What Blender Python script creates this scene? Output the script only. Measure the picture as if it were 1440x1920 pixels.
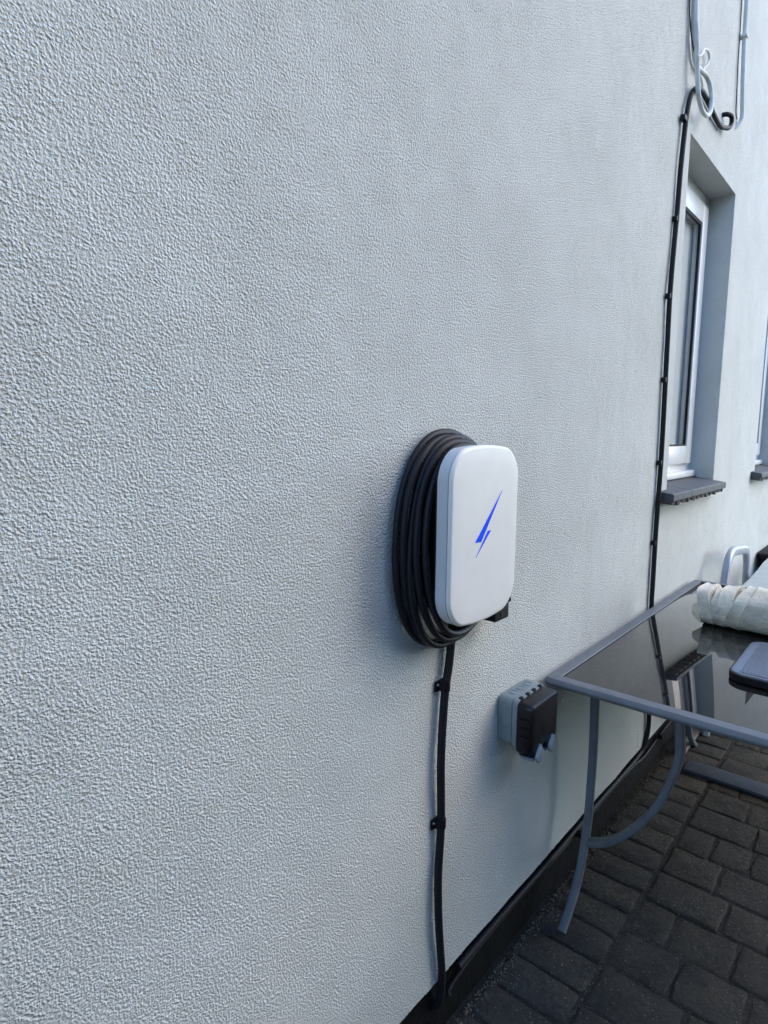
import bpy, bmesh, math, random
from mathutils import Vector, Matrix, noise
random.seed(7)
R = math.radians
for o in list(bpy.data.objects): bpy.data.objects.remove(o)
S = bpy.context.scene
C = S.collection

# ------------------------------------------------------------------ camera
YAW, PITCH, ROLL = R(49.42), R(7.416), R(0.548)
f_ = Vector((math.sin(YAW)*math.cos(PITCH), math.cos(YAW)*math.cos(PITCH), -math.sin(PITCH)))
r_ = Vector((math.cos(YAW), -math.sin(YAW), 0)); u_ = r_.cross(f_)
r2 = r_*math.cos(ROLL) + u_*math.sin(ROLL); u2 = -r_*math.sin(ROLL) + u_*math.cos(ROLL)
cam_d = bpy.data.cameras.new('camera'); cam = bpy.data.objects.new('camera', cam_d); C.objects.link(cam)
cam_d.sensor_fit = 'HORIZONTAL'; cam_d.sensor_width = 36; cam_d.lens = 36*1146.25/1440
cam_d.clip_start = 0.02; cam_d.clip_end = 4000
mw = Matrix((r2, u2, -f_)).transposed().to_4x4(); mw.translation = Vector((0, -0.7, 1.38))
cam.matrix_world = mw
S.camera = cam
S.render.resolution_x, S.render.resolution_y = 768, 1024

# ------------------------------------------------------------------ sky, sun, exposure
SUN_EL, SUN_AZ = R(34), R(48)        # azimuth measured from +X (along the wall) towards the open side (-Y)
sdir = Vector((math.cos(SUN_EL)*math.cos(SUN_AZ), -math.cos(SUN_EL)*math.sin(SUN_AZ), math.sin(SUN_EL)))
W = bpy.data.worlds.new('World'); S.world = W; W.use_nodes = True
nt = W.node_tree; bg = nt.nodes['Background']
sky = nt.nodes.new('ShaderNodeTexSky'); sky.sky_type = 'NISHITA'; sky.sun_disc = False
sky.sun_elevation = SUN_EL; sky.sun_rotation = math.atan2(sdir.x, sdir.y)
nt.links.new(sky.outputs[0], bg.inputs[0]); sky.ozone_density = 4.2; sky.dust_density = 0.1; sky.air_density = 1.0; bg.inputs[1].default_value = 0.15
sl = bpy.data.lights.new('sun', 'SUN'); sl.energy = 0.8; sl.angle = R(52); sl.color = (1.0, 0.79, 0.46)
so = bpy.data.objects.new('sun', sl); C.objects.link(so); so.location = (6, -6, 8)
so.rotation_euler = (-sdir).to_track_quat('-Z', 'Y').to_euler()
S.cycles.max_bounces = 6; S.cycles.diffuse_bounces = 3; S.cycles.glossy_bounces = 3; S.cycles.caustics_reflective = False; S.cycles.caustics_refractive = False
S.view_settings.view_transform = 'Standard'; S.view_settings.look = 'None'
S.view_settings.exposure = 1.95; S.view_settings.gamma = 1.0; S.view_settings.use_curve_mapping = False

# ------------------------------------------------------------------ materials
class NT:
    def __init__(s, name):
        s.m = bpy.data.materials.new(name); s.m.use_nodes = True; s.t = s.m.node_tree
        s.b = s.t.nodes['Principled BSDF']; s.co = None
    def n(s, kind, **kw):
        d = s.t.nodes.new('ShaderNode'+kind)
        for k, v in kw.items():
            if k.startswith('i_'): d.inputs[k[2:].replace('_', ' ')].default_value = v
            else: setattr(d, k, v)
        return d
    def l(s, a, b): s.t.links.new(a, b)
    def obj(s):
        if not s.co: s.co = s.n('TexCoord').outputs['Object']
        return s.co
    def world(s): return s.n('NewGeometry').outputs['Position']
    def noise(s, scale, detail=3, rough=.55, co=None, dim='3D'):
        d = s.n('TexNoise'); d.inputs['Scale'].default_value = scale; d.inputs['Detail'].default_value = detail
        d.inputs['Roughness'].default_value = rough; s.l(co or s.obj(), d.inputs['Vector']); return d.outputs['Fac']
    def vor(s, scale, co=None, feature='F1', rnd=1.0):
        d = s.n('TexVoronoi'); d.feature = feature; d.inputs['Scale'].default_value = scale; d.inputs['Randomness'].default_value = rnd
        s.l(co or s.obj(), d.inputs['Vector']); return d.outputs['Distance']
    def ramp(s, fac, stops):
        d = s.n('ValToRGB'); e = d.color_ramp.elements
        while len(e) < len(stops): e.new(.5)
        for i, (p, c) in enumerate(stops):
            e[i].position = p; e[i].color = c if len(c) == 4 else (*c, 1)
        s.l(fac, d.inputs[0]); return d.outputs[0]
    def mix(s, fac, a, b, mode='MIX'):
        d = s.n('Mix'); d.data_type = 'RGBA'; d.blend_type = mode
        for sock, v in ((d.inputs[0], fac), (d.inputs[6], a), (d.inputs[7], b)):
            if isinstance(v, (int, float)): sock.default_value = v
            elif isinstance(v, tuple): sock.default_value = (*v, 1) if len(v) == 3 else v
            else: s.l(v, sock)
        return d.outputs[2]
    def math(s, op, a, b=0.0, clamp=False):
        d = s.n('Math'); d.operation = op; d.use_clamp = clamp
        for sock, v in ((d.inputs[0], a), (d.inputs[1], b)):
            if isinstance(v, (int, float)): sock.default_value = v
            else: s.l(v, sock)
        return d.outputs[0]
    def bump(s, h, dist, strength=1.0, prev=None):
        d = s.n('Bump'); d.inputs['Distance'].default_value = dist; d.inputs['Strength'].default_value = strength
        s.l(h, d.inputs['Height'])
        if prev: s.l(prev, d.inputs['Normal'])
        return d.outputs[0]
    def set(s, **kw):
        names = dict(color='Base Color', rough='Roughness', metal='Metallic', spec='Specular IOR Level', ior='IOR', normal='Normal', coat='Coat Weight', coat_rough='Coat Roughness', sheen='Sheen Weight', alpha='Alpha', trans='Transmission Weight')
        for k, v in kw.items():
            sk = s.b.inputs[names[k]]
            if isinstance(v, tuple): sk.default_value = (*v, 1) if len(v) == 3 else v
            elif isinstance(v, (int, float)): sk.default_value = v
            else: s.l(v, sk)
        return s.m

def plain(name, col, rough, var=.12, scale=40, bump=0.0, bscale=300, **kw):
    t = NT(name)
    a = tuple(max(0, c*(1-var)) for c in col); b = tuple(min(1, c*(1+var)) for c in col)
    c = t.ramp(t.noise(scale, 4), [(.3, a), (.7, b)])
    rr = t.math('ADD', t.math('MULTIPLY', t.noise(scale*1.7, 3), .16), rough-.08)
    t.set(color=c, rough=rr, **kw)
    if bump: t.set(normal=t.bump(t.noise(bscale, 3), bump))
    return t.m

def render_mat():
    t = NT('textured_render')
    co = t.world()
    sx = t.n('SeparateXYZ'); t.l(co, sx.inputs[0]); cx = t.n('CombineXYZ')
    t.l(t.math('ADD', sx.outputs[0], sx.outputs[1]), cx.inputs[0]); t.l(t.math('ADD', sx.outputs[2], t.math('MULTIPLY', sx.outputs[1], .37)), cx.inputs[1]); uv = cx.outputs[0]
    def n2(scale, det, rough=.55):
        d = t.n('TexNoise'); d.noise_dimensions = '2D'; d.inputs['Scale'].default_value = scale; d.inputs['Detail'].default_value = det; d.inputs['Roughness'].default_value = rough
        t.l(uv, d.inputs['Vector']); return d.outputs['Fac']
    big = n2(225, 2.0, .6)
    v = t.n('TexVoronoi'); v.voronoi_dimensions = '2D'; v.feature = 'F1'; v.inputs['Scale'].default_value = 240; t.l(uv, v.inputs['Vector'])
    grain = t.math('POWER', t.math('SUBTRACT', 1.0, v.outputs['Distance'], True), 2.6)
    und = n2(5, 1)
    h = t.math('ADD', t.math('MULTIPLY', t.math('POWER', big, 1.5), 1.1), t.math('ADD', t.math('MULTIPLY', grain, .62), t.math('MULTIPLY', n2(700, 0), .20)))
    h = t.math('MULTIPLY', h, t.math('ADD', .62, t.math('MULTIPLY', n2(24, 1), .76)))
    hh = t.math('ADD', t.math('MULTIPLY', t.math('SUBTRACT', h, .62), .0027), t.math('MULTIPLY', t.math('SUBTRACT', und, .5), .006))
    dp = t.n('Displacement'); dp.inputs['Midlevel'].default_value = 0; dp.inputs['Scale'].default_value = 1; t.l(hh, dp.inputs['Height'])
    t.l(dp.outputs[0], t.t.nodes['Material Output'].inputs['Displacement']); t.m.displacement_method = 'BOTH'
    st = n2(3.2, 4, .6)
    c = t.ramp(st, [(.3, (.605, .614, .575)), (.7, (.662, .672, .634))])
    dots = t.math('GREATER_THAN', .030, t.vor(9, uv))
    c = t.mix(t.math('MULTIPLY', dots, .3), c, (.25, .24, .2))
    t.set(color=c, rough=.85, spec=.25)
    return t.m
M = {}
M['render'] = render_mat()
M['white_pvc'] = plain('white_pvc', (.76, .77, .77), .32, .04, 12, coat=.15)
M['shell'] = plain('charger_white', (.87, .85, .80), .42, .02, 25, .00008, 1400)
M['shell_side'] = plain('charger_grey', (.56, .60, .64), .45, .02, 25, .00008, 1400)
M['blue'] = plain('logo_blue', (.002, .085, .98), .55, .02, spec=.15)
M['black_plastic'] = plain('black_plastic', (.006, .0063, .008), .55, .2, 60, .0002, 700, spec=.22)
M['rubber'] = plain('black_cable', (.010, .011, .015), .58, .25, 90, .00015, 500, spec=.28)
def lead_mat():
    t = NT('printed_cable')
    at = t.n('Attribute'); at.attribute_name = 'around'; al = t.n('Attribute'); al.attribute_name = 'along'
    d = t.n('TexNoise'); d.noise_dimensions = '1D'; d.inputs['Scale'].default_value = 330; d.inputs['Detail'].default_value = 0; t.l(al.outputs['Fac'], d.inputs['W'])
    g = t.n('TexNoise'); g.noise_dimensions = '1D'; g.inputs['Scale'].default_value = 9; g.inputs['Detail'].default_value = 0; t.l(al.outputs['Fac'], g.inputs['W'])
    f = t.math('MULTIPLY', t.math('GREATER_THAN', at.outputs['Fac'], .955), t.math('MULTIPLY', t.math('GREATER_THAN', d.outputs['Fac'], .5), t.math('GREATER_THAN', g.outputs['Fac'], .47)))
    c = t.ramp(t.noise(90, 4), [(.3, (.008, .009, .012)), (.7, (.013, .014, .019))])
    t.set(color=t.mix(t.math('MULTIPLY', f, .5), c, (.30, .31, .33)), rough=.52, spec=.3); return t.m
M['lead'] = lead_mat()
M['gloss_black'] = plain('gloss_black', (.006, .006, .008), .34, .2, 60, .0002, 500, spec=.35)
M['latch'] = plain('pale_latch', (.23, .285, .31), .5, .06, 50)
M['void'] = plain('dark_void', (.006, .006, .007), .8, .2)
M['grey_plastic'] = plain('grey_box_plastic', (.20, .245, .255), .48, .06, 50, .0001, 900)
M['grey_cable'] = plain('grey_cable', (.70, .72, .70), .65, .08, 40, spec=.3)
M['rim_grey'] = plain('slab_top', (.105, .12, .155), .42, .12, 60)
M['dark_metal'] = plain('dark_board', (.045, .055, .075), .5, .2, 30, .0004, 200)
M['alu'] = plain('chair_tube', (.36, .39, .44), .42, .08, 30, metal=.4)
M['fabric'] = plain('chair_fabric', (.36, .39, .38), .85, .08, 25, .0006, 600)
M['timber'] = plain('weathered_timber', (.20, .18, .155), .8, .25, 25, .001, 120)
M['blind'] = plain('roller_blind', (.84, .84, .82), .9, .05, 8)
M['tile'] = plain('slate_tile', (.060, .064, .072), .62, .22, 35, .0008, 180)
M['mortar'] = plain('mortar', (.10, .10, .10), .9, .3, 60, .002, 200)
M['roof'] = plain('roof_tile', (.07, .065, .065), .8, .25, 20, .004, 30)
M['grit'] = plain('grit', (.17, .145, .105), .95, .7, 150)
M['shade_house'] = plain('shade_house_wall', (.16, .15, .14), .9, .15, 6, .004, 30)
M['screw'] = plain('screw_steel', (.45, .45, .46), .35, .1, metal=.9)

def table_frame_mat():
    t = NT('painted_steel')
    n = t.noise(18, 5, .6); s = t.vor(55)
    c = t.ramp(n, [(.3, (.118, .128, .142)), (.7, (.152, .164, .180))])
    c = t.mix(t.math('GREATER_THAN', .022, s), c, (.55, .55, .55))
    t.set(color=c, rough=.5, spec=.4, normal=t.bump(t.noise(400, 2), .0002)); return t.m
M['table_frame'] = table_frame_mat()
def glass_top_mat():
    t = NT('dark_tinted_glass')
    n = t.noise(7, 5, .65); d = t.vor(38)
    c = t.ramp(n, [(.35, (.010, .010, .011)), (.75, (.020, .019, .018))])
    c = t.mix(t.math('GREATER_THAN', .02, d), c, (.4, .4, .38))
    r = t.ramp(n, [(.35, (.008,)*3), (.85, (.05,)*3)])
    t.set(color=c, rough=r, ior=1.62, spec=.5, coat=.6, coat_rough=.008); return t.m
M['glass_top'] = glass_top_mat()
def pane_mat():
    m = bpy.data.materials.new('window_glass'); m.use_nodes = True; t = m.node_tree
    for n in list(t.nodes): t.nodes.remove(n)
    o = t.nodes.new('ShaderNodeOutputMaterial'); mx = t.nodes.new('ShaderNodeMixShader')
    fr = t.nodes.new('ShaderNodeFresnel'); fr.inputs[0].default_value = 1.6
    tr = t.nodes.new('ShaderNodeBsdfTransparent'); tr.inputs[0].default_value = (.94, .95, .95, 1)
    gl = t.nodes.new('ShaderNodeBsdfGlossy'); gl.inputs['Roughness'].default_value = .01
    nz = t.nodes.new('ShaderNodeTexNoise'); nz.inputs['Scale'].default_value = 2.5
    bp = t.nodes.new('ShaderNodeBump'); bp.inputs['Distance'].default_value = .002; bp.inputs['Strength'].default_value = .3
    t.links.new(nz.outputs[0], bp.inputs['Height']); t.links.new(bp.outputs[0], gl.inputs['Normal'])
    ge = t.nodes.new('ShaderNodeNewGeometry'); mt = t.nodes.new('ShaderNodeMath'); mt.operation = 'SUBTRACT'; mt.inputs[0].default_value = 1; t.links.new(ge.outputs['Backfacing'], mt.inputs[1])
    m2 = t.nodes.new('ShaderNodeMath'); m2.operation = 'MULTIPLY'; t.links.new(fr.outputs[0], m2.inputs[0]); t.links.new(mt.outputs[0], m2.inputs[1])
    t.links.new(m2.outputs[0], mx.inputs[0]); t.links.new(tr.outputs[0], mx.inputs[1]); t.links.new(gl.outputs[0], mx.inputs[2])
    t.links.new(mx.outputs[0], o.inputs[0]); return m
M['pane'] = pane_mat()
def paver_mat():
    t = NT('concrete_paver'); co = t.world()
    oi = t.n('ObjectInfo')
    n0 = t.noise(5.5, 5, .65, co); n1 = t.noise(11, 6, .68, co); n2 = t.noise(85, 5, .72, co); sp = t.vor(70, co); sp2 = t.vor(230, co); n3 = t.noise(38, 6, .75, co)
    c = t.ramp(n2, [(.28, (.030, .028, .025)), (.5, (.068, .063, .054)), (.74, (.13, .12, .10))])
    c = t.mix(t.math('MULTIPLY', t.ramp(n1, [(.42, (0, 0, 0)), (.68, (1, 1, 1))]), .6), c, (.112, .086, .054))
    c = t.mix(t.math('MULTIPLY', t.ramp(n0, [(.42, (0, 0, 0)), (.62, (1, 1, 1))]), .45), c, (.060, .060, .058))
    c = t.mix(t.math('MULTIPLY', oi.outputs['Random'], .6), c, t.mix(n3, (.026, .025, .023), (.080, .070, .055)))
    c = t.mix(t.math('MULTIPLY', t.ramp(t.noise(7, 5, .7, co), [(.46, (0, 0, 0)), (.62, (1, 1, 1))]), .6), c, (.030, .029, .028))
    c = t.mix(t.math('MULTIPLY', t.ramp(n3, [(.60, (0, 0, 0)), (.72, (1, 1, 1))]), .6), c, (.20, .185, .15))
    c = t.mix(t.math('MULTIPLY', t.math('GREATER_THAN', .10, sp), .6), c, (.46, .43, .37))
    c = t.mix(t.math('MULTIPLY', t.math('GREATER_THAN', .16, sp2), .4), c, (.24, .23, .20))
    h = t.math('ADD', t.math('MULTIPLY', n2, .7), t.math('ADD', t.math('MULTIPLY', t.noise(300, 3, .6, co), .4), t.math('MULTIPLY', n1, 1.6)))
    t.set(color=c, rough=.88, spec=.25, normal=t.bump(h, .008)); return t.m
M['paver'] = paver_mat()
def bed_mat():
    t = NT('joint_sand'); co = t.world()
    c = t.ramp(t.noise(90, 5, .7, co), [(.3, (.012, .011, .010)), (.56, (.038, .034, .028)), (.78, (.12, .10, .075))])
    t.set(color=c, rough=.95, normal=t.bump(t.noise(240, 4, .7, co), .006)); return t.m
M['bed'] = bed_mat()
def plinth_mat():
    t = NT('black_bitumen_paint'); co = t.world()
    c = t.ramp(t.noise(14, 5, .7, co), [(.35, (.004, .0043, .005)), (.7, (.009, .0095, .011))])
    dust = t.ramp(t.noise(45, 6, .75, co), [(.6, (0, 0, 0)), (.8, (1, 1, 1))])
    c = t.mix(t.math('MULTIPLY', dust, .28), c, (.055, .052, .046))
    t.set(color=c, rough=.7, spec=.15, normal=t.bump(t.noise(60, 5, .6, co), .004)); return t.m
M['plinth'] = plinth_mat()
def canvas_mat():
    t = NT('cream_canvas')
    c = t.ramp(t.noise(9, 5, .65), [(.3, (.60, .54, .43)), (.7, (.78, .72, .60))])
    c = t.mix(t.math('MULTIPLY', t.ramp(t.noise(22, 6, .7), [(.58, (0, 0, 0)), (.8, (1, 1, 1))]), .5), c, (.27, .24, .19))
    b = t.bump(t.noise(26, 4, .6), .014); t.set(color=c, rough=.9, sheen=.2, normal=t.bump(t.noise(900, 2), .0006, 1, b)); return t.m
M['canvas'] = canvas_mat()

# ------------------------------------------------------------------ mesh helpers
def link(name, me, mat=None, parent=None, smooth=False):
    o = bpy.data.objects.new(name, me); C.objects.link(o)
    if mat: me.materials.append(M[mat])
    if parent: o.parent = parent
    if smooth:
        for p in me.polygons: p.use_smooth = True
    return o
def from_bm(name, bm, mat=None, parent=None, smooth=False, angle=None):
    bmesh.ops.recalc_face_normals(bm, faces=bm.faces)
    me = bpy.data.meshes.new(name); bm.to_mesh(me); bm.free()
    o = link(name, me, mat, parent, smooth)
    if angle: me.set_sharp_from_angle(angle=R(angle))
    return o
def tag(o, label=None, cat=None, group=None, kind=None):
    for k, v in (('label', label), ('category', cat), ('group', group), ('kind', kind)):
        if v: o[k] = v
    return o
def empty(name, loc=(0, 0, 0)):
    o = bpy.data.objects.new(name, None); C.objects.link(o); o.location = loc; o.empty_display_size = .05; return o
def fix_parent(root):          # children are modelled in world coordinates
    bpy.context.view_layer.update()
    for ch in root.children: ch.matrix_parent_inverse = root.matrix_world.inverted()
def box(bm, x0, x1, y0, y1, z0, z1, bev=0.0, seg=2):
    v = [bm.verts.new(p) for p in ((x0,y0,z0),(x1,y0,z0),(x1,y1,z0),(x0,y1,z0),(x0,y0,z1),(x1,y0,z1),(x1,y1,z1),(x0,y1,z1))]
    fs = [bm.faces.new([v[i] for i in q]) for q in ((3,2,1,0),(4,5,6,7),(0,1,5,4),(1,2,6,5),(2,3,7,6),(3,0,4,7))]
    if bev:
        es = list({e for f in fs for e in f.edges})
        bmesh.ops.bevel(bm, geom=es, offset=bev, segments=seg, affect='EDGES', profile=.6)
def boxo(name, mat, parent, *a, **k):
    bm = bmesh.new(); box(bm, *a, **k); return from_bm(name, bm, mat, parent, smooth=bool(k.get('bev')), angle=40 if k.get('bev') else None)
def catmull(pts, n=10, closed=False):
    P = [Vector(p) for p in pts]; out = []; N = len(P)
    for i in range(N if closed else N-1):
        if closed: p0, p1, p2, p3 = P[i-1], P[i], P[(i+1) % N], P[(i+2) % N]
        else: p0, p1, p2, p3 = P[max(i-1, 0)], P[i], P[i+1], P[min(i+2, N-1)]
        for j in range(n):
            t = j/n
            out.append(.5*((2*p1)+(p2-p0)*t+(2*p0-5*p1+4*p2-p3)*t*t+(3*p1-p0-3*p2+p3)*t**3))
    if not closed: out.append(P[-1])
    return out
def sweep(bm, path, prof, up=None, closed=False, cap=True, scale=None):
    """prof: list of (a,b) offsets along side and up vectors"""
    N = len(path); rings = []; prev = None
    for i, p in enumerate(path):
        if closed: t = (path[(i+1) % N]-path[i-1])
        else: t = path[min(i+1, N-1)]-path[max(i-1, 0)]
        t.normalize()
        if up is not None: s = t.cross(Vector(up)); 
        elif prev is None:
            s = t.cross(Vector((0, 0, 1)) if abs(t.z) < .9 else Vector((1, 0, 0)))
        else: s = prev - t*prev.dot(t)
        s.normalize(); prev = s; u = s.cross(t)
        k = scale[i] if scale else 1
        rings.append([bm.verts.new(p + s*a*k + u*b*k) for a, b in prof])
    m = len(prof)
    for i in range(N if closed else N-1):
        a, b = rings[i], rings[(i+1) % N]
        for j in range(m): bm.faces.new((a[j], a[(j+1) % m], b[(j+1) % m], b[j]))
    if cap and not closed:
        bm.faces.new(rings[0][::-1]); bm.faces.new(rings[-1])
def circ(r, n=10, ry=None): return [(r*math.cos(2*math.pi*i/n), (ry or r)*math.sin(2*math.pi*i/n)) for i in range(n)]
def rrect(w, h, r, k=3):
    out = []
    for cx, cy, a0 in ((w/2-r, h/2-r, 0), (-w/2+r, h/2-r, 90), (-w/2+r, -h/2+r, 180), (w/2-r, -h/2+r, 270)):
        for i in range(k+1):
            a = R(a0+90*i/k); out.append((cx+r*math.cos(a), cy+r*math.sin(a)))
    return out
def tube(name, pts, r, mat, parent=None, n=10, seg=8, up=None, raw=False):
    bm = bmesh.new(); sweep(bm, [Vector(p) for p in pts] if raw else catmull(pts, seg), circ(r, n) if not isinstance(r, list) else r, up)
    return from_bm(name, bm, mat, parent, True, 50)
def loft(bm, rings, cap0=True, cap1=True):
    V = [[bm.verts.new(p) for p in ring] for ring in rings]; m = len(V[0])
    for a, b in zip(V, V[1:]):
        for j in range(m): bm.faces.new((a[j], a[(j+1) % m], b[(j+1) % m], b[j]))
    if cap0: bm.faces.new(V[0][::-1])
    if cap1: bm.faces.new(V[-1])

# ------------------------------------------------------------------ ground and paving
def grid_plane(name, x0, x1, y0, y1, z, mat):
    bm = bmesh.new(); vs = [bm.verts.new(p) for p in ((x0,y0,z),(x1,y0,z),(x1,y1,z),(x0,y1,z))]; bm.faces.new(vs)
    return from_bm(name, bm, mat)
tag(grid_plane('ground', -600, 600, -600, 600, -.06, 'paver'), kind='structure')
patio = grid_plane('patio', -3.5, 6.5, -4.0, .02, -.0045, 'bed'); tag(patio, kind='structure')

def paver_mesh(w, l, rnd, soft):
    """tumbled block: uneven outline, worn arris, sunk into its joint"""
    bm = bmesh.new(); rs = random.Random(rnd); base = []
    hw, hl = w/2, l/2; c = soft*rs.uniform(.5, 1.1); nl = 4 if l > .13 else 3
    side = lambda a, b, n: [a+(b-a)*i/n for i in range(n+1)]
    base += [(x, -hl) for x in side(-hw+c, hw-c, 3)]+[(hw, y) for y in side(-hl+c, hl-c, nl)]
    base += [(x, hl) for x in side(hw-c, -hw+c, 3)]+[(-hw, y) for y in side(hl-c, -hl+c, nl)]
    jit = [(rs.uniform(-.0048, .0016), rs.uniform(-.002, .002), rs.uniform(-.0018, .0005), rs.uniform(.6, 2.0)) for _ in base]
    def ring(inset, z, wz):
        out = []
        for (x, y), (ji, jt, jz, ju) in zip(base, jit):
            d = ju*inset-ji
            px = x-math.copysign(min(d, abs(x)), x) if abs(abs(x)-hw) < c+1e-4 else x+jt
            py = y-math.copysign(min(d, abs(y)), y) if abs(abs(y)-hl) < c+1e-4 else y+jt
            out.append((px, py, z+jz*wz))
        return out
    loft(bm, [ring(0, -.05, 0), ring(.0, -.0045, 1), ring(.0022, -.0012, 1), ring(.0065, 0, .5)], cap0=False)
    bmesh.ops.recalc_face_normals(bm, faces=bm.faces)
    me = bpy.data.meshes.new('paver'); bm.to_mesh(me); bm.free(); me.materials.append(M['paver'])
    for p in me.polygons: p.use_smooth = True
    me.set_sharp_from_angle(angle=R(50))
    return me
cache = {}
def paver(x0, x1, y0, y1, var):
    w, l = round(x1-x0, 3), round(y1-y0, 3); key = (w, l, var)
    if key not in cache: cache[key] = paver_mesh(w, l, hash(key), .006)
    o = bpy.data.objects.new('paver', cache[key]); C.objects.link(o); o.parent = patio
    o.location = ((x0+x1)/2, (y0+y1)/2, random.uniform(-.0025, .0012)); o.rotation_euler = (random.uniform(-.012, .012), random.uniform(-.014, .014), random.uniform(-.014, .014))
J = .003
x = .345
while x < 4.7:                                   # soldier course along the house
    paver(x+J/2, x+.1125-J/2, -.203, -.008, random.randrange(5)); x += .1125
cx = .265; ci = 0                                # tumbled courses running out from the house
while cx < 4.3:
    cw = .1525; y = -.209
    y -= random.choice([0, .05, .08])*0
    first = [.105, .205, .155][ci % 3]
    while y > -1.05:
        l = first if first else random.choice([.115, .155, .205]); first = None
        paver(cx+J/2, cx+cw-J/2, y-l+J/2, y-J/2, random.randrange(4)); y -= l
    cx += cw; ci += 1

# grit and moss swept against the wall and into the joints
def scatter(name, pts, mat, label=None, parent=None):
    vs, fs = [], []
    for (p, s) in pts:
        b = len(vs); rot = Matrix.Rotation(random.uniform(0, 6.28), 3, Vector((random.gauss(0, 1), random.gauss(0, 1), random.gauss(0, 1))).normalized())
        for q in ((1, 0, -.4), (-.5, .87, -.4), (-.5, -.87, -.4), (0.1, 0, .9)):
            v = rot @ (Vector(q)*Vector((s*random.uniform(.6, 1.5), s, s*random.uniform(.5, 1)))); vs.append(Vector(p)+v)
        fs += [(b, b+2, b+1), (b, b+1, b+3), (b+1, b+2, b+3), (b+2, b, b+3)]
    me = bpy.data.meshes.new(name); me.from_pydata([tuple(v) for v in vs], [], fs); o = link(name, me, mat, parent)
    tag(o, label, None, None, 'stuff'); return o
pts = []
for i in range(9000):
    x = random.uniform(.4, 4.2); d = noise.noise(Vector((x*9, 0, 0)))*.5+.5
    w = .006+.014*d + .012*max(0, noise.noise(Vector((x*3, 5, 0))))
    if random.random() > .25+d: continue
    pts.append(((x, -.005-abs(random.gauss(0, w)), random.uniform(-.006, .002+.009*d)), random.choice([.001, .0013, .0018, .0024, .0034])))
scatter('grit', pts, 'grit', 'pale grit and moss debris along the foot of the wall'); bpy.data.objects['grit']['category'] = 'debris'
pts = []
for i in range(5000):
    if random.random() < .45: p = (random.uniform(.8, 3.6), -.206+random.gauss(0, .003), random.uniform(-.009, -.001))
    else:
        k = random.randint(4, 22); p = (.265+.1525*k+random.gauss(0, .003), -.21-random.random()**1.3*.6, random.uniform(-.009, -.002))
    if noise.noise(Vector((p[0]*7, p[1]*7, 1))) < -.02: continue
    pts.append((p, random.choice([.0008, .0012, .0016, .0022])))
for i in range(420): pts.append(((random.uniform(.9, 3.2), -random.uniform(.03, .8), .001), random.choice([.0008, .001, .0015, .002])))
scatter('joint_sand', pts, 'grit', 'loose sand and specks in the paving joints'); bpy.data.objects['joint_sand']['category'] = 'debris'

# ------------------------------------------------------------------ house
house = empty('house', (2, 1, 0)); tag(house, 'cream textured render house wall with two windows and black painted base', 'house')
XL, XR, ZB, ZT = -3.5, 7.6, .158, 6.0
WIN = [(2.48, 3.21, 1.19, 2.45), (4.215, 4.945, 1.19, 2.45)]
RD = .135
PX0, PX1, PZ1 = -.3, 2.345, 3.0
def wall_mesh():
    bm = bmesh.new()
    xs = [XL, PX0, PX1]+[v for w in WIN for v in w[:2]]+[XR]; zs = [ZB, 1.145, 2.45, PZ1, ZT]
    vert = {}
    def v(x, y, z):
        k = (round(x, 4), round(y, 4), round(z, 4))
        if k not in vert: vert[k] = bm.verts.new((x, y, z))
        return vert[k]
    for i in range(len(xs)-1):
        for j in range(4):
            if (j == 1 and i in (3, 5)) or (i == 1 and j < 3): continue
            bm.faces.new((v(xs[i],0,zs[j]), v(xs[i+1],0,zs[j]), v(xs[i+1],0,zs[j+1]), v(xs[i],0,zs[j+1])))
    for (a, b, c, d) in WIN:
        c = 1.145
        for (p, q) in (((a,c),(a,d)), ((a,d),(b,d)), ((b,d),(b,c)), ((b,c),(a,c))):
            bm.faces.new((v(p[0],0,p[1]), v(q[0],0,q[1]), v(q[0],RD,q[1]), v(p[0],RD,p[1])))
    for (p, q) in (((XL,ZB),(XL,ZT)), ((XL,ZT),(XR,ZT)), ((XR,ZT),(XR,ZB)), ((XR,ZB),(XL,ZB))):
        bm.faces.new((v(p[0],0,p[1]), v(q[0],0,q[1]), v(q[0],.3 if p[1]+q[1] > 2*ZB+.01 else .02,q[1]), v(p[0],.3 if p[1]+q[1] > 2*ZB+.01 else .02,p[1])))
    arr = [e for e in bm.edges if len(e.link_faces) == 2 and abs(e.verts[0].co.y) < 1e-6 and abs(e.verts[1].co.y) < 1e-6 and e.calc_face_angle(0) > .5]
    bmesh.ops.bevel(bm, geom=arr, offset=.006, segments=2, affect='EDGES')
    return bm
from_bm('wall', wall_mesh(), 'render', house)
import numpy as np
def wall_patch():     # the near part of the render coat, fine enough for its grain to be real relief
    xs = np.concatenate([np.arange(PX0, 1.35, .0031), np.linspace(1.35, PX1, 235)]); zs = np.linspace(ZB, PZ1, 800)
    nx, nz = len(xs), len(zs); co = np.zeros((nz, nx, 3), np.float32); co[:, :, 0] = xs[None, :]; co[:, :, 2] = zs[:, None]
    i = (np.arange(nz-1)[:, None]*nx+np.arange(nx-1)[None, :]).ravel()
    loops = np.stack([i, i+1, i+1+nx, i+nx], 1).astype(np.int32).ravel()
    me = bpy.data.meshes.new('wall'); me.vertices.add(nx*nz); me.vertices.foreach_set('co', co.ravel())
    me.loops.add(len(loops)); me.loops.foreach_set('vertex_index', loops)
    me.polygons.add(len(i)); me.polygons.foreach_set('loop_start', np.arange(0, len(loops), 4, dtype=np.int32))
    me.polygons.foreach_set('use_smooth', np.ones(len(i), bool)); me.update(calc_edges=True); return me
link('wall', wall_patch(), 'render', house)
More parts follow.
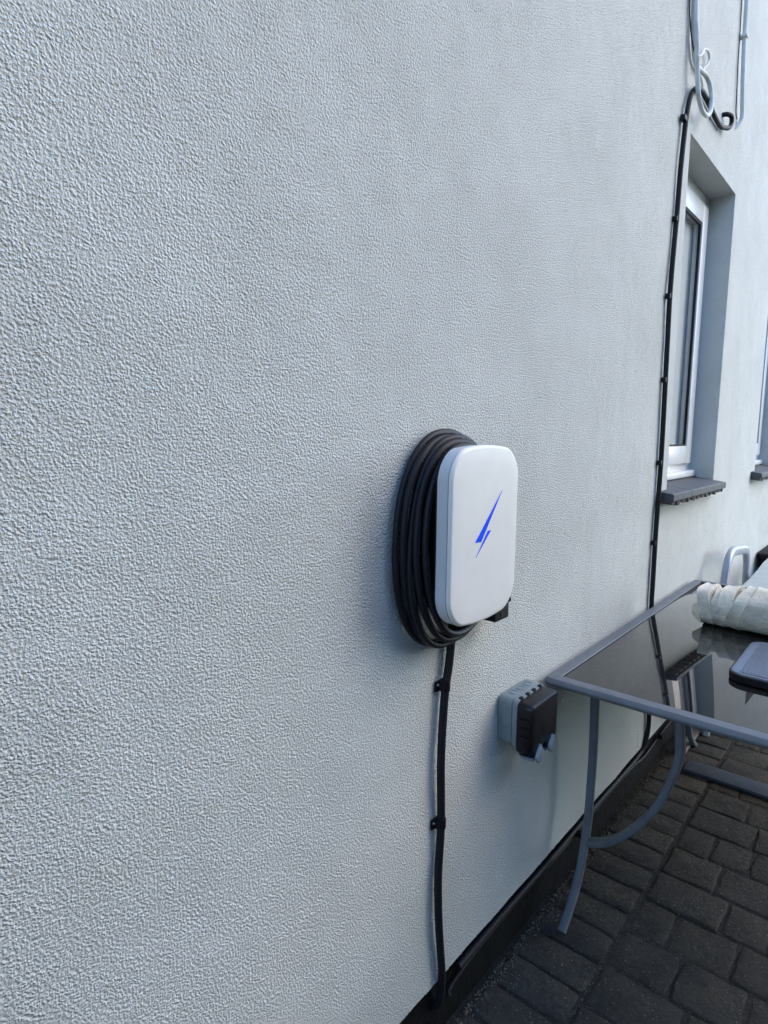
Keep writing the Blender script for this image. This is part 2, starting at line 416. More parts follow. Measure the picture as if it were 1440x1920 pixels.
bm = bmesh.new(); box(bm, XL+.01, XR-.01, .012, .25, -.2, ZB+.02); from_bm('plinth', bm, 'plinth', house)
# rest of the house body and its roof
bm = bmesh.new(); box(bm, XL+.02, XR-.02, 2.2, 7.0, -.2, ZT-.01); from_bm('rear_wall', bm, 'render', house)
bm = bmesh.new(); box(bm, XL-.02+.05, XL+.25, .31, 2.19, -.2, ZT-.01); from_bm('end_wall', bm, 'render', house)
bm = bmesh.new(); box(bm, XR-.25, XR-.05, .31, 2.19, -.2, ZT-.01); from_bm('end_wall', bm, 'render', house)
bm = bmesh.new()
v = [bm.verts.new(p) for p in ((XL-.2,-.12,ZT+.02),(XR+.2,-.12,ZT+.02),(XR+.2,3.5,ZT+2.2),(XL-.2,3.5,ZT+2.2),(XL-.2,7.2,ZT+.02),(XR+.2,7.2,ZT+.02))]
for q in ((0,1,2,3),(3,2,5,4),(0,3,4),(1,5,2),(0,4,5,1)): bm.faces.new([v[i] for i in q])
from_bm('roof', bm, 'roof', house)

def window(a, b, c, d, parent):
    # outer frame is the part, the rest are its sub-parts
    def fr(bm, x0, x1, z0, z1, wd, y0, y1, bev):
        box(bm, x0, x0+wd, y0, y1, z0, z1, bev); box(bm, x1-wd, x1, y0, y1, z0, z1, bev)
        box(bm, x0+wd-.001, x1-wd+.001, y0+.0007, y1-.0007, z0, z0+wd, bev); box(bm, x0+wd-.001, x1-wd+.001, y0+.0007, y1-.0007, z1-wd, z1, bev)
    bm = bmesh.new(); fr(bm, a-.01, b+.01, c-.01, d+.01, .072, .105, .165, .004)
    w = from_bm('window', bm, 'white_pvc', parent, True, 40)
    bm = bmesh.new(); fr(bm, a+.058, b-.058, c+.060, d-.058, .082, .088, .128, .008); from_bm('casement', bm, 'white_pvc', w, True, 40)
    bm = bmesh.new(); fr(bm, a+.139, b-.139, c+.141, d-.139, .008, .0955, .106, 0); from_bm('gasket', bm, 'void', w)
    boxo('pane', 'pane', w, a+.136, b-.136, .104, .108, c+.137, d-.136)
    boxo('blind', 'blind', w, a+.075, b-.075, .132, .135, c+.075, d-.075)
    boxo('threshold', 'white_pvc', w, a-.004, b+.004, .075, .112, c-.004, c+.028, bev=.009, seg=3)
    # slate tile sill on a ragged mortar bed
    xs = [a-.105, a+.14, b-.002]
    for x0, x1 in zip(xs, xs[1:]):
        bm = bmesh.new(); x0 += .0015; x1 -= .0015
        prof = [(.12, 1.189), (-.052, 1.166), (-.058, 1.162), (-.058, 1.140), (-.054, 1.137), (.0, 1.139), (.0, 1.150), (.12, 1.165)]
        if x0 < a:   # end tile: notch around the jamb
            pass
        loft(bm, [[(x0, y, z-1.19+c) for y, z in prof], [(x1, y, z-1.19+c) for y, z in prof]])
        bmesh.ops.bevel(bm, geom=[e for e in bm.edges if abs(e.verts[0].co.x-e.verts[1].co.x) < 1e-6], offset=.002, segments=1, affect='EDGES')
        from_bm('sill_tile', bm, 'tile', w)
    bm = bmesh.new(); n = 46; rs = random.Random(3); rows = []
    for i in range(n+1):
        x = xs[0]+.006+(xs[2]-xs[0]-.012)*i/n; dz = (.018 if i % 4 in (1, 2) else .004)*rs.uniform(.5, 1.2)
        yf = -.052+rs.uniform(0, .004)
        rows.append([(x, .002, c-.050), (x, yf, c-.052), (x, yf+.002, c-.053-dz), (x, .002, c-.056-dz*.6)])
    loft(bm, rows); from_bm('mortar_bed', bm, 'mortar', w)
    return w
for wn in WIN: window(*wn, house)
fix_parent(house)

# unseen house added behind the camera to shade the left of the wall
nb = empty('added_shade_house', (-1, -6, 0)); tag(nb, 'unseen house added opposite the rendered wall to shade its left part', 'house')
NX0, NX1, NY, NZ = -9.0, 4.6, -4.3, 4.6
boxo('wall', 'shade_house', nb, NX0, NX1, NY-6, NY, -.1, NZ)
bm = bmesh.new()
v = [bm.verts.new(p) for p in ((NX0-.2,NY+.2,NZ+.01),(NX1+.2,NY+.2,NZ+.01),(NX1+.2,NY-3,NZ+1.7),(NX0-.2,NY-3,NZ+1.7),(NX0-.2,NY-6.2,NZ+.01),(NX1+.2,NY-6.2,NZ+.01))]
for q in ((0,1,2,3),(3,2,5,4),(0,3,4),(1,5,2),(0,4,5,1)): bm.faces.new([v[i] for i in q])
from_bm('roof', bm, 'roof', nb)
fix_parent(nb)

# ------------------------------------------------------------------ charger
CX, CZ = .983, 1.192
def outline(hw, hz, r, arch, y, cx=CX, cz=CZ, k=8):
    out = []; hz0 = hz-arch
    for sx, sz, a0 in ((1, 1, 0), (-1, 1, 90), (-1, -1, 180), (1, -1, 270)):
        for i in range(k+1):
            a = R(a0+90*i/k); px = sx*(hw-r)+r*math.cos(a); pz = sz*(hz0-r)+r*math.sin(a)
            out.append((px, pz))
        if (sx, sz) == (1, 1) or (sx, sz) == (-1, -1):
            for i in range(1, 8):
                t = i/8; out.append((sx*(hw-r)*(1-2*t), sz*hz0))
    res = []
    for px, pz in out:
        s = max(0, 1-(px/hw)**2); g = max(0, min(1, (abs(pz)-(hz0-r))/r))
        res.append((cx+px, y, cz+pz+math.copysign(arch*s*g, pz)))
    return res
ch = empty('ev_charger', (CX, 0, 1.03)); tag(ch, 'white wall charger with rounded corners and a blue lightning bolt mark', 'ev charger')
HW, HZ, RR, AR = .1165, .166, .048, .014
bm = bmesh.new(); loft(bm, [outline(.100, .152, .055, .010, -.0045), outline(.096, .146, .05, .010, -.076)]); from_bm('back_body', bm, 'black_plastic', ch, True, 40)
bm = bmesh.new(); loft(bm, [outline(HW-.006, HZ-.006, RR-.004, AR, -.072), outline(HW-.002, HZ-.002, RR, AR, -.0745), outline(HW-.002, HZ-.002, RR, AR, -.078), outline(HW-.004, HZ-.004, RR-.002, AR, -.0785)])
from_bm('rear_rim', bm, 'black_plastic', ch, True, 40)
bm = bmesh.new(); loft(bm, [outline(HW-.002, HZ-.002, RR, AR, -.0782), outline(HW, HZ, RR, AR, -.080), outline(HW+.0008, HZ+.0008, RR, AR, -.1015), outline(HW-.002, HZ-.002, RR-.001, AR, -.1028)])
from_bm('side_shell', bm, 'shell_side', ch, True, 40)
bm = bmesh.new(); rg = [outline(HW-.002, HZ-.002, RR-.001, AR, -.1026)]
for i in range(7):
    a = R(90*i/6); q = .006*(1-math.cos(a)); rg.append(outline(HW+.001-q, HZ+.001-q, RR-q*.6, AR, -.1045-.0065*math.sin(a)))
rg.append(outline(HW-.030, HZ-.03, RR-.02, AR*.9, -.1118))
loft(bm, rg); from_bm('front_cover', bm, 'shell', ch, True, 35)
def tri_plate(name, pts, y0, y1, mat, parent):
    bm = bmesh.new(); loft(bm, [[(x, y1, z) for x, z in pts], [(x, y0, z) for x, z in pts]]); return from_bm(name, bm, mat, parent)
LOGO = [[(1.0352, 1.2731), (.9428, 1.1815), (.9638, 1.1809)], [(.9866, 1.1995), (.9970, 1.1990), (.9462, 1.1530)]]
for q in LOGO: tri_plate('bolt_mark', q, -.1119, -.1124, 'blue', ch)
fix_parent(ch)

# charging lead coiled round the charger
lead = empty('charging_cable', (CX, -.04, .96)); tag(lead, 'thick black charging lead coiled round the white wall charger', 'cable')
turns = [  # rx, rz, cz, y
 (.149, .213, 1.171, -.0085), (.143, .210, 1.171, -.019), (.138, .203, 1.169, -.030), (.132, .200, 1.168, -.041), (.124, .190, 1.172, -.052), (.113, .181, 1.173, -.063)]
OFF = [.0, .002, -.002, .002, -.001, .002]
path = []; NT_ = 64; rs = random.Random(11)
ph = [rs.uniform(0, 6) for _ in range(8)]
for k in range(len(turns)-1):
    a, b = turns[k], turns[k+1]
    for i in range(NT_):
        t = i/NT_; s = t*t*(3-2*t) if t > .0 else 0
        rx, rz, cz, y = (a[j]+(b[j]-a[j])*s for j in range(4))
        th = math.pi*.15 - 2*math.pi*t     # start and change over on the hidden right hand side
        w = (.0045*math.sin(2*th+ph[k])+.003*math.sin(3*th+ph[k+1]))*(.3+.55*math.sin(math.pi*t)); y += .004*math.sin(2*th+ph[k+1])*math.sin(math.pi*t)*(1 if .2 < k else .3)
        ct, st_ = math.cos(th), math.sin(th)
        path.append(Vector((CX-.004+.012*max(0, -st_)*k/4+OFF[k]*(1-t)+OFF[k+1]*t+(rx+w)*math.copysign(abs(ct)**.88, ct), y, cz+(rz+w)*math.copysign(abs(st_)**.90, st_))))
bm = bmesh.new(); sweep(bm, path, circ(.0068, 12), up=None); coil = from_bm('coil', bm, 'lead', lead, True, 60)
aa = coil.data.attributes.new('around', 'FLOAT', 'POINT'); al = coil.data.attributes.new('along', 'FLOAT', 'POINT'); L = 0.0
for i in range(len(path)):
    L += (path[i]-path[i-1]).length if i else 0
    for j in range(12): aa.data[i*12+j].value = math.cos(2*math.pi*j/12); al.data[i*12+j].value = L
tail = [path[-1], path[-1]+Vector((.01, .006, -.04)), Vector((1.118, -.047, 1.06)), Vector((1.150, -.043, 1.02)), Vector((1.160, -.043, .985))]
# holstered plug below the right hand corner
boxo('plug', 'black_plastic', lead, 1.112, 1.170, -.062, -.004, .980, 1.014, bev=.004)
boxo('plug_collar', 'black_plastic', lead, 1.108, 1.174, -.065, -.003, 1.015, 1.026, bev=.003)
boxo('plug_latch', 'void', lead, 1.134, 1.145, -.0632, -.056, .988, .999)
tube('lead_tail', [(1.128, -.052, 1.09), (1.14, -.048, 1.06), (1.143, -.036, 1.04), (1.143, -.034, 1.02)], .0078, 'rubber', lead)
fix_parent(lead)

# supply cable dropping from the charger to the base
sup = empty('supply_cable', (1.02, 0, .02)); tag(sup, 'thick black supply cable clipped down the wall below the charger', 'cable')
tube('cable', [(1.028, -.013, 1.06), (1.022, -.013, .97), (1.014, -.013, .905), (1.003, -.013, .855), (.996, -.013, .78), (.993, -.013, .694), (.996, -.013, .62), (.9985, -.013, .553), (.995, -.013, .49), (.992, -.013, .43), (.997, -.013, .34), (1.006, -.013, .26), (1.016, -.012, .19), (1.021, -.008, .13), (1.024, .004, .09), (1.024, .03, .075)], .0088, 'rubber', sup, 14)
def saddle(x, z, parent, r=.0088):
    bm = bmesh.new(); hz = .0105; pr = []
    for i in range(13):
        a = R(-90+180*i/12); pr.append((x-math.sin(-a)*(r+.002), -.013-math.cos(a)*(r+.002)))
    prof = [(x-.0225, -.0015), (x-.0225, -.005), (x-r-.003, -.006)]+pr+[(x+r+.003, -.005), (x+r+.006, -.004), (x+r+.006, -.0015)]
    loft(bm, [[(px, py, z-hz) for px, py in prof], [(px, py, z+hz) for px, py in prof]])
    o = from_bm('saddle_clip', bm, 'black_plastic', parent, True, 30)
    bm = bmesh.new(); bmesh.ops.create_uvsphere(bm, u_segments=8, v_segments=6, radius=.0028, matrix=Matrix.Translation((x-.0165, -.0058, z+.003))); s = from_bm('screw', bm, 'screw', o, True)
saddle(1.002, .863, sup); saddle(.998, .558, sup)
fix_parent(sup)

# ------------------------------------------------------------------ outdoor double socket
sk = empty('outdoor_socket', (1.313, 0, .64)); tag(sk, 'grey weatherproof double socket box with black lid beside the table corner', 'socket')
X0, X1, Z0, Z1 = 1.243, 1.388, .642, .757
bm = bmesh.new()
def rr3(x0, x1, z0, z1, r, y, k=4): return [((x0+x1)/2+a, y, (z0+z1)/2+b) for a, b in rrect(x1-x0, z1-z0, r, k)]
loft(bm, [rr3(X0+.001, X1-.001, Z0+.001, Z1-.001, .014, -.0015), rr3(X0, X1, Z0, Z1, .014, -.004), rr3(X0, X1, Z0, Z1, .014, -.0385), rr3(X0+.002, X1-.002, Z0+.002, Z1-.002, .013, -.0395)]); from_bm('back_box', bm, 'grey_plastic', sk, True, 40)
bm = bmesh.new(); loft(bm, [rr3(X0+.002, X1-.002, Z0+.002, Z1-.002, .013, -.0396), rr3(X0, X1, Z0-.001, Z1, .014, -.0408), rr3(X0+.001, X1-.001, Z0-.012, Z1-.001, .013, -.0520), rr3(X0+.004, X1-.004, Z0-.010, Z1-.004, .012, -.0528)]); from_bm('front_rim', bm, 'grey_plastic', sk, True, 40)
# black lid, deeper at the top, ragged cable cut-outs at the bottom
def lid_ring(ins, y, drop):
    x0, x1, z1 = X0+ins, X1-ins, Z1-ins-.001; zb = Z0-.028+drop; p = []
    for i in range(5): a = R(180-90*i/4); p.append((x0+.012+.012*math.cos(a), z1-.012+.012*math.sin(a)))
    for i in range(5): a = R(90-90*i/4); p.append((x1-.012+.012*math.cos(a), z1-.012+.012*math.sin(a)))
    n = (0, .03, .10, .14, .20, .33, .40, .47, .53, .60, .67, .80, .86, .90, .97, 1)
    h = (.030, .016, .010, .000, -.002, -.002, .004, .018, .018, .004, -.002, -.002, .000, .010, .016, .030)
    for t, q in zip(n, h): p.append((x1-(x1-x0)*t, zb+q))
    return [(a, y, b) for a, b in p]
bm = bmesh.new(); loft(bm, [lid_ring(.003, -.0522, 0), lid_ring(.003, -.060, 0), lid_ring(.0045, -.084, .004), lid_ring(.0075, -.0905, .008), lid_ring(.011, -.092, .012)]); lid = from_bm('lid', bm, 'gloss_black', sk, True, 35)
for i in range(3):
    boxo('lid_rib', 'black_plastic', lid, X0+.0005, X0+.008, -.084, -.058, .672+.022*i, .6735+.022*i)
for i in range(4):
    boxo('hinge_tooth', 'black_plastic', sk, X0+.018+i*.032, X0+.030+i*.032, -.0535, -.0465, Z1-.004, Z1+.0022, bev=.0008)
def disc_ring(name, c, r, axis, mat, parent):
    bm = bmesh.new(); ax = Vector(axis); a = ax.orthogonal().normalized(); b = ax.cross(a)
    def rg(rad, h): return [Vector(c)+ax*h+(a*math.cos(2*math.pi*i/24)+b*math.sin(2*math.pi*i/24))*rad for i in range(24)]
    loft(bm, [rg(r+.0012, -.001), rg(r+.0010, .0009), rg(r, .0014), rg(r-.0009, -.0002), rg(r-.0018, .0002)]); return from_bm(name, bm, mat, parent, True, 40)
for i in range(3): disc_ring('knockout', (X0+.040+.034*i, -.021, Z1), .0105, (0, 0, 1), 'grey_plastic', sk)
disc_ring('knockout', (X0, -.021, (Z0+Z1)/2-.006), .0115, (-1, 0, 0), 'grey_plastic', sk)
for x in (1.284, 1.350):   # teardrop latches
    pr = []
    for i in range(20):
        a = 2*math.pi*i/20; rr = .0185; px = rr*math.sin(a)*(1 if math.cos(a) < .2 else max(0, (1-math.cos(a))/.8)); pz = -rr*.9+rr*(-math.cos(a)) if False else rr*math.cos(a)
        if math.cos(a) > .2: pz = rr*.2+(math.cos(a)-.2)/.8*.024
        pr.append((x+px, .623+pz))
    bm = bmesh.new(); loft(bm, [[(px, -.0925, pz) for px, pz in pr], [(px, -.0985, pz) for px, pz in pr], [(x+(px-x)*.9, -.1000, .627+(pz-.627)*.93) for px, pz in pr]])
    from_bm('latch', bm, 'latch', sk, True, 40)
    boxo('latch_arm', 'grey_plastic', sk, x-.024, x-.006, -.088, -.058, .611, .617, bev=.002)
fix_parent(sk)

# ------------------------------------------------------------------ cables on the wall
def clip(x, z, parent, r=.007, side=-1):
    bm = bmesh.new(); box(bm, x-r-.010 if side < 0 else x-r, x+r+.0015, -.0185, -.001, z-.0085, z+.0085, .003); return from_bm('cable_clip', bm, 'black_plastic', parent, True, 40)
bc = empty('window_cable', (2.35, 0, .1)); tag(bc, 'black cable clipped up the wall beside the window and hooked into it above', 'cable')
tube('cable', [(2.880, .02, 2.655), (2.890, -.012, 2.660), (2.915, -.026, 2.658), (2.930, -.026, 2.638), (2.912, -.022, 2.614), (2.865, -.016, 2.600), (2.82, -.013, 2.590), (2.74, -.013, 2.590), (2.62, -.013, 2.602), (2.53, -.014, 2.604), (2.46, -.014, 2.585), (2.41, -.013, 2.545), (2.38, -.012, 2.48), (2.362, -.012, 2.38), (2.350, -.012, 2.28), (2.343, -.012, 2.14), (2.330, -.012, 1.97), (2.326, -.012, 1.852), (2.334, -.012, 1.70), (2.340, -.012, 1.57), (2.348, -.012, 1.42), (2.352, -.012, 1.275), (2.349, -.012, 1.12), (2.348, -.012, .98), (2.352, -.012, .85), (2.356, -.012, .734), (2.385, -.012, .50), (2.418, -.012, .30), (2.425, -.010, .22), (2.40, -.006, .160), (2.34, -.002, .140), (2.2, -.001, .136), (1.9, -.001, .139), (1.6, -.001, .134), (1.3, -.001, .138), (1.1, -.001, .133)], .0088, 'rubber', bc, 10, 10)
for x, z in ((2.358, 2.45), (2.345, 2.12), (2.325, 1.86), (2.340, 1.575), (2.352, 1.28), (2.348, .985), (2.373, .59)): clip(x, z, bc, .0088)
fix_parent(bc)
b2 = empty('plinth_cable', (2, 0, .1)); tag(b2, 'thin black cable run along the black base of the wall', 'cable')
tube('cable', [(3.6, .004, .118), (3.1, .003, .122), (2.7, .002, .116), (2.45, .003, .098), (2.3, .003, .112), (2.0, .003, .118), (1.7, .003, .112), (1.45, .003, .118), (1.2, .003, .114), (1.075, .002, .098), (1.062, -.004, .088)], .005, 'rubber', b2, 8)
for x in (1.78, 2.62): clip(x, .120, b2, .004)
fix_parent(b2)
g1 = empty('grey_cable', (2.45, 0, 2.5)); tag(g1, 'grey cable hanging in a loop above the first window', 'cable')
tube('cable', [(2.345, -.018, 3.6), (2.35, -.018, 3.2), (2.365, -.02, 2.817), (2.381, -.024, 2.725), (2.401, -.026, 2.65), (2.417, -.028, 2.589), (2.435, -.03, 2.545), (2.478, -.032, 2.517), (2.543, -.032, 2.521), (2.595, -.03, 2.556), (2.612, -.026, 2.606), (2.602, -.02, 2.649), (2.564, -.015, 2.668), (2.505, -.012, 2.662), (2.453, -.011, 2.658), (2.415, -.010, 2.69), (2.385, -.010, 2.78), (2.362, -.010, 3.0), (2.355, -.010, 3.6)], .0080, 'grey_cable', g1, 12)
tube('tie', [(2.372, -.036, 2.64), (2.415, -.036, 2.665), (2.496, -.02, 2.723), (2.565, -.014, 2.752), (2.593, -.014, 2.737), (2.575, -.013, 2.709), (2.53, -.012, 2.676)], .0045, 'grey_cable', g1, 8)
tube('thin_wire', [(2.33, -.004, 3.6), (2.335, -.005, 3.2), (2.345, -.006, 2.85), (2.36, -.008, 2.75), (2.40, -.012, 2.69), (2.425, -.018, 2.675)], .0022, 'rubber', g1, 6)
fix_parent(g1)
g2 = empty('drop_cable', (3.1, 0, 2.65)); tag(g2, 'straight grey cable with hooked end high on the wall at right', 'cable')
tube('cable', [(3.045, -.016, 3.9), (3.055, -.016, 3.5), (3.068, -.016, 3.16), (3.078, -.016, 3.03), (3.092, -.017, 2.92), (3.112, -.018, 2.82), (3.132, -.018, 2.75), (3.134, -.014, 2.722), (3.122, -.004, 2.700), (3.104, .010, 2.682)], .0085, 'grey_cable', g2, 12)
tube('thin_wire', [(3.02, -.004, 3.9), (3.03, -.004, 3.3), (3.045, -.005, 3.05), (3.05, -.005, 2.93), (3.06, -.006, 2.84), (3.07, -.007, 2.74), (3.09, -.010, 2.715)], .0020, 'rubber', g2, 6)
for z, x in ((3.03, 3.077), (3.45, 3.056)): 
    bm = bmesh.new(); box(bm, x-.012, x+.014, -.029, -.001, z-.006, z+.006, .003); from_bm('cable_clip', bm, 'grey_cable', g2, True, 40)
fix_parent(g2)

# ------------------------------------------------------------------ table
TZ = .745; TX0, TX1, TY0, TY1 = 1.446, 2.935, -.93, -.014
tb = empty('glass_table', (2.19, -.47, 0)); tag(tb, 'grey steel garden table with dark glass top pushed against the wall', 'table')
FW = .040; TH = .020
def frame_bar(name, pts):   # mitred bars, rounded outer arris
    pass
def frame_ring():
    bm = bmesh.new(); cs = []
    r = .022
    corners = [(TX0, TY0, 180), (TX1, TY0, 270), (TX1, TY1, 0), (TX0, TY1, 90)]
    def ring(off, z):
        out = []
        for (x, y, a0) in corners:
            sx = 1 if x == TX0 else -1; sy = 1 if y == TY0 else -1
            rr = max(.001, r-off) 
            c = (x+sx*(off+rr), y+sy*(off+rr))
            for i in range(5):
                a = R(a0+90*i/4); out.append((c[0]+rr*math.cos(a), c[1]+rr*math.sin(a), z))
        return out
    prof = [(FW, TZ-TH), (.006, TZ-TH), (.001, TZ-TH+.005), (0, TZ-TH/2), (.002, TZ-.006), (.009, TZ-.0005), (.014, TZ), (FW-.0012, TZ), (FW, TZ-.0012)]
    V = [[bm.verts.new(p) for p in ring(o, z)] for o, z in prof]; m = len(V[0])
    for i in range(len(V)):
        a, b = V[i], V[(i+1) % len(V)]
        for j in range(m): bm.faces.new((a[j], a[(j+1) % m], b[(j+1) % m], b[j]))
    return bm
from_bm('frame', frame_ring(), 'table_frame', tb, True, 30)
bm = bmesh.new()
for a in ((TX0+FW, TX1-FW, TY0+FW, TY0+FW+.0025), (TX0+FW, TX1-FW, TY1-FW-.0025, TY1-FW), (TX0+FW, TX0+FW+.0025, TY0+FW+.0026, TY1-FW-.0026), (TX1-FW-.0025, TX1-FW, TY0+FW+.0026, TY1-FW-.0026)): box(bm, *a, TZ-.012, TZ-.0012)
from_bm('seal', bm, 'void', tb)
boxo('glass_top', 'glass_top', tb, TX0+FW+.003, TX1-FW-.003, TY0+FW+.003, TY1-FW-.003, TZ-.009, TZ-.002, bev=.001)
LP = rrect(.020, .023, .006, 3)
def leg(sx, sy):
    mx = lambda x: x if sx > 0 else TX0+TX1-x
    my = lambda y: y if sy > 0 else TY0+TY1-y
    pts = [(1.640, -.084, TZ-.021), (1.650, -.083, .63), (1.660, -.082, .50), (1.661, -.081, .38), (1.650, -.081, .24), (1.612, -.080, .115), (1.555, -.081, .045), (1.500, -.082, .002)]
    pts = [(mx(x), my(y), z) for x, y, z in pts]
    bm = bmesh.new(); sweep(bm, catmull(pts, 6), LP, up=(0, 1, 0)); lg = from_bm('leg', bm, 'table_frame', tb, True, 40)
    bp = [(1.640, -.094, .205), (1.635, -.130, .222), (1.622, -.175, .262), (1.608, -.225, .325), (1.600, -.272, .400), (1.597, -.303, .478), (1.597, -.325, .565), (1.598, -.323, .63), (1.600, -.312, TZ-.021)]
    bp = [(mx(x), my(y), z) for x, y, z in bp]
    bm = bmesh.new(); sweep(bm, catmull(bp, 6), rrect(.020, .033, .006, 3), up=(1, 0, 0)); from_bm('brace', bm, 'table_frame', tb, True, 40)
for sx in (1, -1):
    for sy in (1, -1): leg(sx, sy)
fix_parent(tb)
boxo('flat_bar', 'dark_metal', None, 2.612, 2.708, -1.05, -.105, .002, .016, bev=.003)
tag(bpy.data.objects['flat_bar'], 'dark blue grey flat board lying on the pavers under the table', 'board')
boxo('timber_batten', 'timber', None, 2.74, 3.45, -.074, -.042, .001, .022, bev=.003)
tag(bpy.data.objects['timber_batten'], 'short weathered timber batten on the pavers along the wall base', 'batten')

# ------------------------------------------------------------------ things on the table
# ribbed slab with rounded corners
sb = empty('ribbed_slab', (1.9, -.6, TZ)); tag(sb, 'dark grey ribbed slab with rounded corners and black edge on the glass', 'slab')
sx0, sx1, sy0, sy1 = 1.745, 2.085, -.87, -.385
def rr_xy(ins, r, z, k=6): return [((sx0+sx1)/2+a, (sy0+sy1)/2+b, z) for a, b in rrect(sx1-sx0-2*ins, sy1-sy0-2*ins, r, k)]
bm = bmesh.new(); loft(bm, [rr_xy(.004, .041, TZ+.0005), rr_xy(.0005, .045, TZ+.003), rr_xy(0, .045, TZ+.019), rr_xy(.003, .042, TZ+.0215)]); from_bm('edge', bm, 'black_plastic', sb, True, 40)
bm = bmesh.new(); loft(bm, [rr_xy(.0032, .042, TZ+.0216), rr_xy(.006, .039, TZ+.0245), rr_xy(.014, .031, TZ+.0245), rr_xy(.0165, .029, TZ+.0235)]); top = from_bm('top_pad', bm, 'rim_grey', sb, True, 40)
yy = sy1-.03; bm = bmesh.new()
while yy > sy0+.03:
    box(bm, sx0+.022, sx1-.022, yy-.0017, yy+.0017, TZ+.0236, TZ+.0252); yy -= .0062
rb = from_bm('rib', bm, 'rim_grey', sb); rb['kind'] = 'stuff'
fix_parent(sb)

# rolled canvas parasol lying across the table
pa = empty('folded_parasol', (2.29, -.5, TZ)); tag(pa, 'rolled cream canvas parasol lying across the dark glass table', 'parasol')
AX = 2.285
def roll(bm, y0, y1, w0, w1, h0, h1, seed, n=40, m=44, fold=.012, thick=.003, slant=0.0, cap=True):
    rs = random.Random(seed); p = [rs.uniform(0, 6) for _ in range(6)]
    rows = []
    for i in range(n+1):
        t = i/n; yb = y0+(y1-y0)*t; w = w0+(w1-w0)*t; h = h0+(h1-h0)*t; ring = []
        for j in range(m):
            a = 2*math.pi*j/m; c, s = math.cos(a), math.sin(a)
            e = 1+fold/.09*(.5*math.sin(3*a+p[0]+t*2.0)+.35*math.sin(5*a+p[1]-t*3)+.25*math.sin(9*a+p[2]+5*t)+.5*noise.noise(Vector((c*1.6+p[3], s*1.6, yb*9)))-1.6*max(0, .34-abs(noise.noise(Vector((c*1.3+p[3], s*1.3+p[4], yb*5.5+a*.35))))*2))
            x = AX+w*e*math.copysign(abs(c)**.85, c); z = TZ+.001+h*(1+math.copysign(abs(s)**.8, s)*(e if s > 0 else 1))*.5*2*.5
            y = yb+slant*(z-TZ-h*.5)/h*.5+.006*math.sin(2*a+p[4])
            ring.append((x, y, max(z, TZ-.0005)))
        rows.append(ring)
    loft(bm, rows, cap, cap)
def band(y0, y1, w, h, seed, slant, fl=.0):
    """one wrap of stiff canvas: a flattened hoop with a folded edge at either end"""
    rs = random.Random(seed); p = [rs.uniform(0, 6) for _ in range(6)]; m = 52; bm = bmesh.new(); rows = []
    for t, g in ((.02, -.012), (.0, -.001), (.02, .0015), (.2, -.0015), (.5, -.0010), (.8, .0005), (.97, .0020), (1.0, .0005), (.98, -.012)):
        ring = []
        for j in range(m):
            a = 2*math.pi*j/m; c, s_ = math.cos(a), math.sin(a)
            e = 1+.030*math.sin(2*a+p[0]+t)+.022*math.sin(5*a+p[1]-t*1.5)+.05*fl*math.sin(3*a+p[2])+.05*noise.noise(Vector((c*1.5+seed, s_*1.5, t)))
            x = AX+(w*e+g)*math.copysign(abs(c)**.72, c)*(1 if c < 0 else .95)
            z = TZ+.001+h/2+(h/2*(e if s_ > 0 else 1)+g)*math.copysign(abs(s_)**.72, s_)
            y = y0+(y1-y0)*t+slant*(z-TZ-h/2)/h+.005*math.sin(2*a+p[4])
            ring.append((x, y, max(z, TZ-.0012)))
        rows.append(ring)
    loft(bm, rows); return bm
for k, (y0, y1, w, h, sl_, fl) in enumerate([(-.205, -.243, .093, .126, .014, .1), (-.236, -.266, .081, .112, -.004, .3), (-.254, -.298, .096, .129, -.030, .6), (-.290, -.316, .083, .116, -.046, .3), (-.298, -.350, .101, .135, -.060, .5), (-.338, -.455, .107, .139, -.034, .2)]):
    from_bm('canvas_band', band(y0, y1, w, h, k+3, sl_, fl), 'canvas', pa, True, 45)
bm = bmesh.new(); roll(bm, -.44, -1.05, .094, .070, .118, .085, 40, n=110, m=110, fold=.034, slant=.03); from_bm('canvas_body', bm, 'canvas', pa, True, 70)
tube('pole', [(AX, -.9, TZ+.06), (AX, -1.15, TZ+.055), (AX, -1.45, TZ+.05)], .019, 'alu', pa, 14)
# loose flap at the open end
bm = bmesh.new()
loft(bm, [[(2.225, -.212, TZ+.004), (2.222, -.212, TZ+.05), (2.23, -.212, TZ+.085), (2.232, -.214, TZ+.085), (2.225, -.214, TZ+.05), (2.228, -.214, TZ+.004)], [(2.235, -.180, TZ+.028), (2.238, -.178, TZ+.052), (2.245, -.180, TZ+.062), (2.247, -.182, TZ+.062), (2.241, -.181, TZ+.052), (2.238, -.183, TZ+.028)]]); from_bm('canvas_flap', bm, 'canvas', pa, True, 50)
fix_parent(pa)

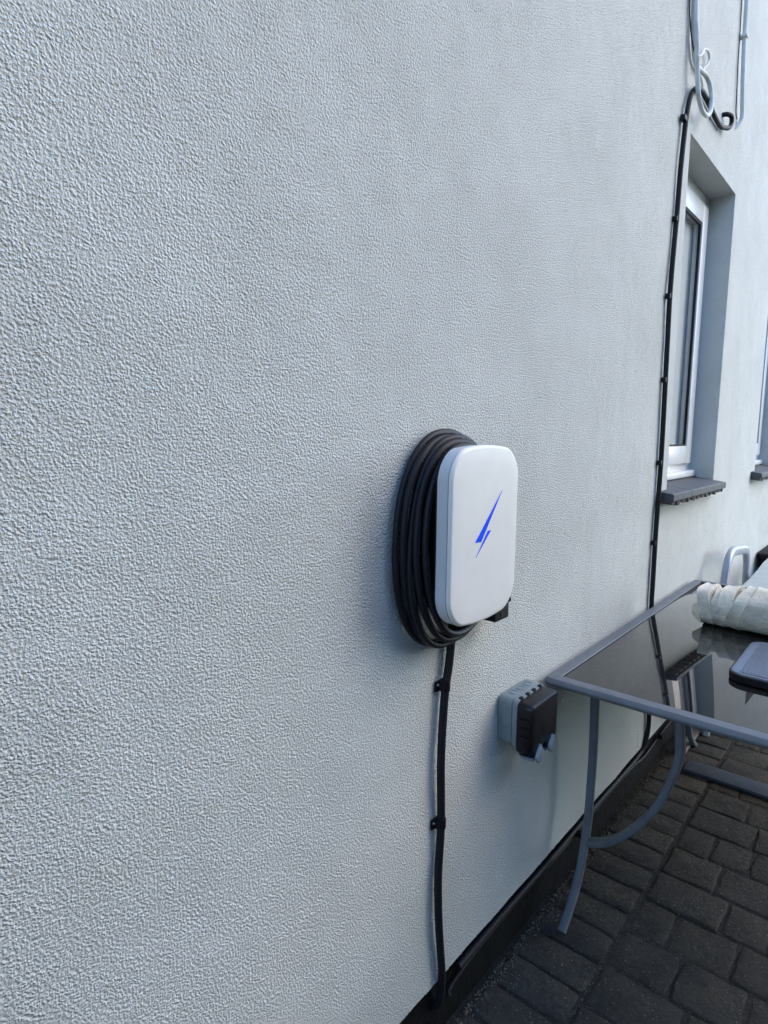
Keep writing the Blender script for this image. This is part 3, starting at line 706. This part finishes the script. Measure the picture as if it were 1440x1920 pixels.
# ------------------------------------------------------------------ chair beyond the table
chr_ = empty('folding_chair', (3.6, -.4, 0)); tag(chr_, 'silver tube folding garden chair with grey fabric behind the table', 'chair')
def arm(y):
    p = [(3.02, y, .0), (3.075, y, .30), (3.115, y, .55), (3.150, y, .70), (3.185, y, .785), (3.235, y, .822), (3.30, y, .828), (3.42, y, .816), (3.53, y, .804), (3.60, y, .785), (3.645, y, .735), (3.67, y, .64), (3.70, y, .40), (3.74, y, 0)]
    bm = bmesh.new(); sweep(bm, catmull(p, 8), rrect(.046, .032, .014, 3), up=(0, 1, 0)); from_bm('arm_frame', bm, 'alu', chr_, True, 40)
arm(-.095); arm(-.665)
def sling():
    bm = bmesh.new(); rows = []
    for i in range(25):
        t = i/24; x = 3.12+1.15*t; zc = .655-.06*math.sin(math.pi*min(1, t*1.4))*.4+.02*t
        top, bot = [], []
        for j in range(11):
            s = j/10; y = -.125-.51*s; sag = -.035*math.sin(math.pi*s)
            top.append((x, y, zc+sag+.004)); bot.append((x, y, zc+sag))
        rows.append(top+bot[::-1])
    loft(bm, rows); return bm
from_bm('sling', sling(), 'fabric', chr_, True, 50)
for y in (-.122, -.638): tube('rail', [(3.10, y, .644), (3.4, y, .626), (3.7, y, .630), (4.28, y, .654)], .011, 'fabric', chr_, 10)
for x in (3.12, 4.26): tube('cross_bar', [(x, -.125, .652 if x < 4 else .667), (x, -.38, .652 if x < 4 else .667), (x, -.635, .652 if x < 4 else .667)], .011, 'alu', chr_, 10)
for y in (-.122, -.638): tube('leg', [(4.05, y, .655), (4.12, y, .3), (4.18, y, 0)], .011, 'alu', chr_, 10)
fix_parent(chr_)

# black storage box against the wall further along
bx = empty('black_box', (4.9, -.15, 0)); tag(bx, 'black plastic box standing against the wall beyond the chair', 'box')
bm = bmesh.new(); loft(bm, [rr_ for rr_ in ([((4.95+a), -.20+b, 0) for a, b in rrect(.78, .36, .03, 4)], [((4.95+a), -.20+b, .60) for a, b in rrect(.86, .38, .03, 4)])]); from_bm('tub', bm, 'black_plastic', bx, True, 40)
bm = bmesh.new(); loft(bm, [[((4.95+a), -.20+b, z) for a, b in rrect(w, d, .03, 4)] for w, d, z in ((.88, .39, .601), (.89, .394, .605), (.89, .394, .628), (.87, .385, .634))]); from_bm('lid', bm, 'black_plastic', bx, True, 40)
fix_parent(bx)
